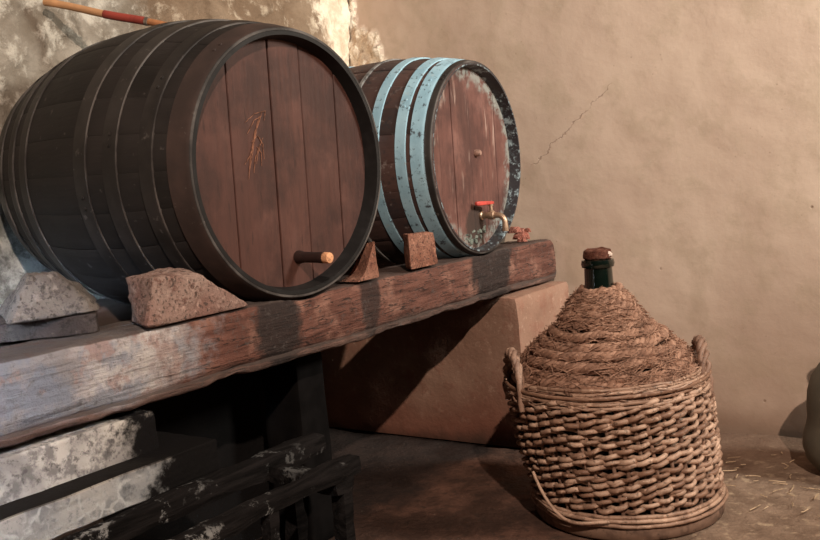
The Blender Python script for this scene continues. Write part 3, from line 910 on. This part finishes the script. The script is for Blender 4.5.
# loose straws
for i in range(1300):
    z = random.uniform(.37, .615); th = random.uniform(0, 2*PI); R = prof(z)+.003
    L_ = random.uniform(.02, .085); d1 = random.uniform(-.7, .7); pts = []
    for q in range(5):
        t = q/4-.5
        pts.append(cyl(th + L_*t/R*math.cos(d1), R + .004*random.random() - .6*L_*t*math.sin(d1) + (.012*random.random() if q in (0, 4) else 0), z + .75*L_*t*math.sin(d1)))
    mb.tube(pts, random.uniform(.0006, .0013), 4, rnd=random.random())
mb.build('straw_rope_cover', ROPE, dj, angle=60)

# wicker
WICK = M_wicker('peeled_willow', (.25, .135, .088), (.56, .37, .27), (.17, .085, .055), .5)
WICKD = M_wicker('dark_willow', (.20, .11, .075), (.33, .20, .145), (.13, .07, .05), .6)
def brad(z):
    t = z/.37; return .232 + .026*t + .008*math.sin(PI*min(1, max(0, t)))
NS = 41
mb = MB()
for k in range(NS):
    th = 2*PI*k/NS + random.uniform(-.02, .02); dth = random.uniform(-.05, .05)
    pts = [cyl(th + dth*q/10, brad(.02 + .36*q/10) - .006, .02 + .36*q/10) for q in range(11)]
    mb.tube(pts, random.uniform(.0042, .0056), 8, rnd=random.random())
mb.build('stakes', WICKD, dj)
mb = MB()
rows = 25
for r_ in range(rows):
    z0 = .078 + r_*.01165 + .001*math.sin(r_*2.1)
    # NS is odd: run each row as one strand over and under, then cut it into rods
    start = random.uniform(0, 2)
    u = start
    while u < NS + start:
        ln = random.choice([6, 8, 10, 13]); u1 = min(u + ln, NS + start + .6)
        n = int((u1-u)*8); rv = random.random(); rr = random.uniform(.0050, .0070)
        pts = []
        sag = random.uniform(-.003, .003); sg2 = random.uniform(-.003, .003)
        for i in range(n+1):
            uu = u + (u1-u)*i/n; th = 2*PI*uu/NS
            wv = math.cos(PI*uu + PI*r_)
            wv = math.copysign(abs(wv)**.75, wv)
            zz = z0 + .0036*math.sin(PI*uu + PI*r_ + .4) + sag + sg2*i/n + .007*fbm((math.cos(th)*2, math.sin(th)*2, r_*.35), 1.3) + .0028*fbm((th*6, r_*3.1, 0), 1.2)
            pts.append(cyl(th, brad(zz) - .003 + .0105*wv + .002*fbm((th*5, r_*2.3, 4), 1.1), zz))
        def rf(t, rr=rr, n=n): 
            e = min(t, 1-t)*n/8
            return rr*min(1, .35 + e*1.6)
        mb.tube(pts, rf, 8, rnd=rv, flat=1.0)
        u += ln - .9
mb.build('wicker_weave', WICK, dj, angle=60)
# rim of thin bound rods
mb = MB()
for i in range(13):
    z0 = .352 + .0035*i; R = brad(z0) + random.uniform(-.006, .008) - max(0, i-8)*.004; t0 = random.uniform(0, 2*PI); tl = random.uniform(-.02, .02)
    n = 120; span = random.uniform(4.2, 6.1)
    pts = [cyl(t0+span*q/n, R + .004*fbm((q*.05, i, 0), 1), z0 + tl*R*math.cos(t0+span*q/n) + .006*fbm((q*.04, i*3, 2), 1)) for q in range(n+1)]
    mb.tube(pts, random.uniform(.0030, .0052), 6, rnd=random.random())
for i in range(60):
    th = random.uniform(0, 2*PI); z0 = random.uniform(.345, .395); L_ = random.uniform(.03, .09); R = brad(z0)+.006; d1 = random.uniform(-.5, .5)
    pts = [cyl(th + L_*t*math.cos(d1)/R, R + .006*random.random(), z0 + L_*t*math.sin(d1)*.6) for t in (-.5, -.2, .2, .5)]
    mb.tube(pts, random.uniform(.0012, .0026), 5, rnd=random.random())
mb.build('basket_rim', WICK, dj, angle=60)
# handles
def handle(thc, half, zh, Rr, name='handle'):
    mb = MB()
    for s in range(3):
        pts = []
        for i in range(49):
            t = i/48; ph = 2*PI*3.2*t + 2*PI*s/3
            th = thc + half*math.cos(PI*t)*1.0
            z0 = .325 + zh*math.sin(PI*t)**.75
            R = brad(.34) + .004 + Rr*math.sin(PI*t)
            pts.append(cyl(th + .0075*math.cos(ph)/R, R + .0085*math.cos(ph), z0 + .0085*math.sin(ph)))
        mb.tube(pts, .0078, 8, rnd=random.random())
    return mb.build(name, WICKD, dj, angle=60)
TH_R = math.atan2(.566, .82)      # towards the right of the view
handle(TH_R - .10, .30, .130, -.012)
handle(TH_R + PI + .12, .30, .140, -.012)
# bottom rods and wooden base
mb = MB()
for (z0, R, r_) in ((.052, .250, .0055), (.041, .254, .005), (.062, .246, .0055)):
    pts = [cyl(2*PI*q/120, R + .004*fbm((math.cos(2*PI*q/120)*2, math.sin(2*PI*q/120)*2, z0*99), 1.5), z0 + .004*fbm((math.cos(2*PI*q/120)*2, math.sin(2*PI*q/120)*2, z0*50), 1)) for q in range(120)]
    mb.tube(pts, r_, 7, closed=True, rnd=random.random())
tl = TH_R + PI + .35
pts = [cyl(tl + q*.06, .262 + .012*math.sin(PI*q/14), .15 - .12*math.sin(PI*min(1, q/9)*.5) + .002*q) for q in range(15)]
mb.tube(pts, .0042, 7, rnd=1.)
mb.build('bottom_rods', WICK, dj, angle=60)
mb = MB()
mb.lathe([(0, .0), (.244, 0), (.249, .004), (.250, .02), (.249, .034), (.244, .038), (.21, .039), (0, .039)], (DX, DY, 0), (0, 0, 1), 72,
         fn=lambda p: V(p) + V((.002, .002, 0))*fbm(p, 14))
e = mb.build('base_ring', M_wicker('worn_base_wood', (.15, .085, .058), (.22, .13, .09), (.09, .05, .036), .7, bscale=40), dj, angle=50)
e['label'] = 'round wooden base under the basket'

# ------------------------------------------------------------------ dark container at the right edge
mb = MB()
CX, CY = -.425, 2.72
mb.lathe([(0, .0), (.085, .0), (.11, .012), (.132, .04), (.141, .075), (.139, .105), (.130, .135), (.1255, .158), (.1265, .19), (.123, .235), (.112, .275), (.09, .31), (.06, .335), (.038, .35), (.03, .372), (.029, .42), (.034, .424), (.035, .436), (.028, .44), (0, .44)],
         (CX, CY, 0), (0, 0, 1), 64)
tag(mb.build('dark_jug', M_plain('olive_grey_glaze', (.115, .10, .075), .7, 0, .8, 9), loc=(CX, CY, 0), angle=60), 'dark olive grey bulging jug cut off by the right edge, by the back wall', 'jug')

# loose straw on the floor
mb = MB()
for i in range(70):
    x = random.gauss(-.55, .22); y = random.gauss(2.55, .16)
    if (x-DX)**2 + (y-DY)**2 < .28**2 or (x-CX)**2+(y-CY)**2 < .17**2 or y > 2.9: continue
    L_ = random.uniform(.012, .05); t0 = random.uniform(0, PI); cv = random.uniform(-.3, .3)
    pts = [(x + L_*t*math.cos(t0+cv*t), y + L_*t*math.sin(t0+cv*t), .0035 + .002*random.random()) for t in (-.5, -.17, .17, .5)]
    mb.tube(pts, random.uniform(.0010, .0020), 4, rnd=random.random())
tag(mb.build('loose_straw', M_wicker('pale_straw', (.42, .28, .17), (.58, .42, .28), (.3, .2, .12), .8), loc=(-.55, 2.55, 0)), 'scattered broken straw on the floor right of the demijohn', 'straw', kind='stuff')

# ------------------------------------------------------------------ light
def light(name, typ, loc, energy, color, **k):
    L_ = bpy.data.lights.new(name, typ); L_.energy = energy; L_.color = color
    tgt = k.pop('target', None)
    for q, v in k.items(): setattr(L_, q, v)
    ob = bpy.data.objects.new(name, L_); COL.objects.link(ob); ob.location = loc
    if tgt is not None: ob.rotation_euler = (V(tgt)-V(loc)).to_track_quat('-Z', 'Y').to_euler()
    return ob
light('ceiling_lamp', 'POINT', (1.0, -.4, 2.7), 500, (1, .82, .67), shadow_soft_size=.03)
light('doorway_daylight', 'AREA', (-.65, -1.15, 1.15), 4.2, (.62, .80, 1), shape='RECTANGLE', size=.35, size_y=.7, target=(-1.62, .62, .56), spread=math.radians(15))
light('side_window', 'AREA', (1.75, 2.66, 2.35), 48, (1, 1, .90), shape='RECTANGLE', size=.5, size_y=.6, target=(.0, 3.0, 1.85), spread=math.radians(85))
w = bpy.data.worlds.new('dim_room'); SC.world = w; w.use_nodes = True
bg = w.node_tree.nodes['Background']; bg.inputs[0].default_value = (1, .82, .70, 1); bg.inputs[1].default_value = .004

# ------------------------------------------------------------------ camera
cam = bpy.data.cameras.new('camera'); co = bpy.data.objects.new('camera', cam); COL.objects.link(co)
R3 = [(0.82026971, -0.01389221, -0.57180819), (0.56573111, -0.12762894, 0.81465279), (-0.0842966, -0.99172469, -0.0968309)]
right = V((R3[0][0], R3[1][0], R3[2][0])); down = V((R3[0][1], R3[1][1], R3[2][1])); fwd = V((R3[0][2], R3[1][2], R3[2][2]))
mw = Matrix.Identity(4)
for i in range(3):
    mw[i][0] = right[i]; mw[i][1] = -down[i]; mw[i][2] = -fwd[i]
mw[2][3] = .92
co.matrix_world = mw
cam.sensor_width = 36; cam.lens = 900/820*36; cam.clip_start = .02
SC.camera = co
SC.view_settings.view_transform = 'Standard'; SC.view_settings.look = 'None'
SC.view_settings.gamma = 1; SC.view_settings.exposure = 0
SC.view_settings.use_curve_mapping = False
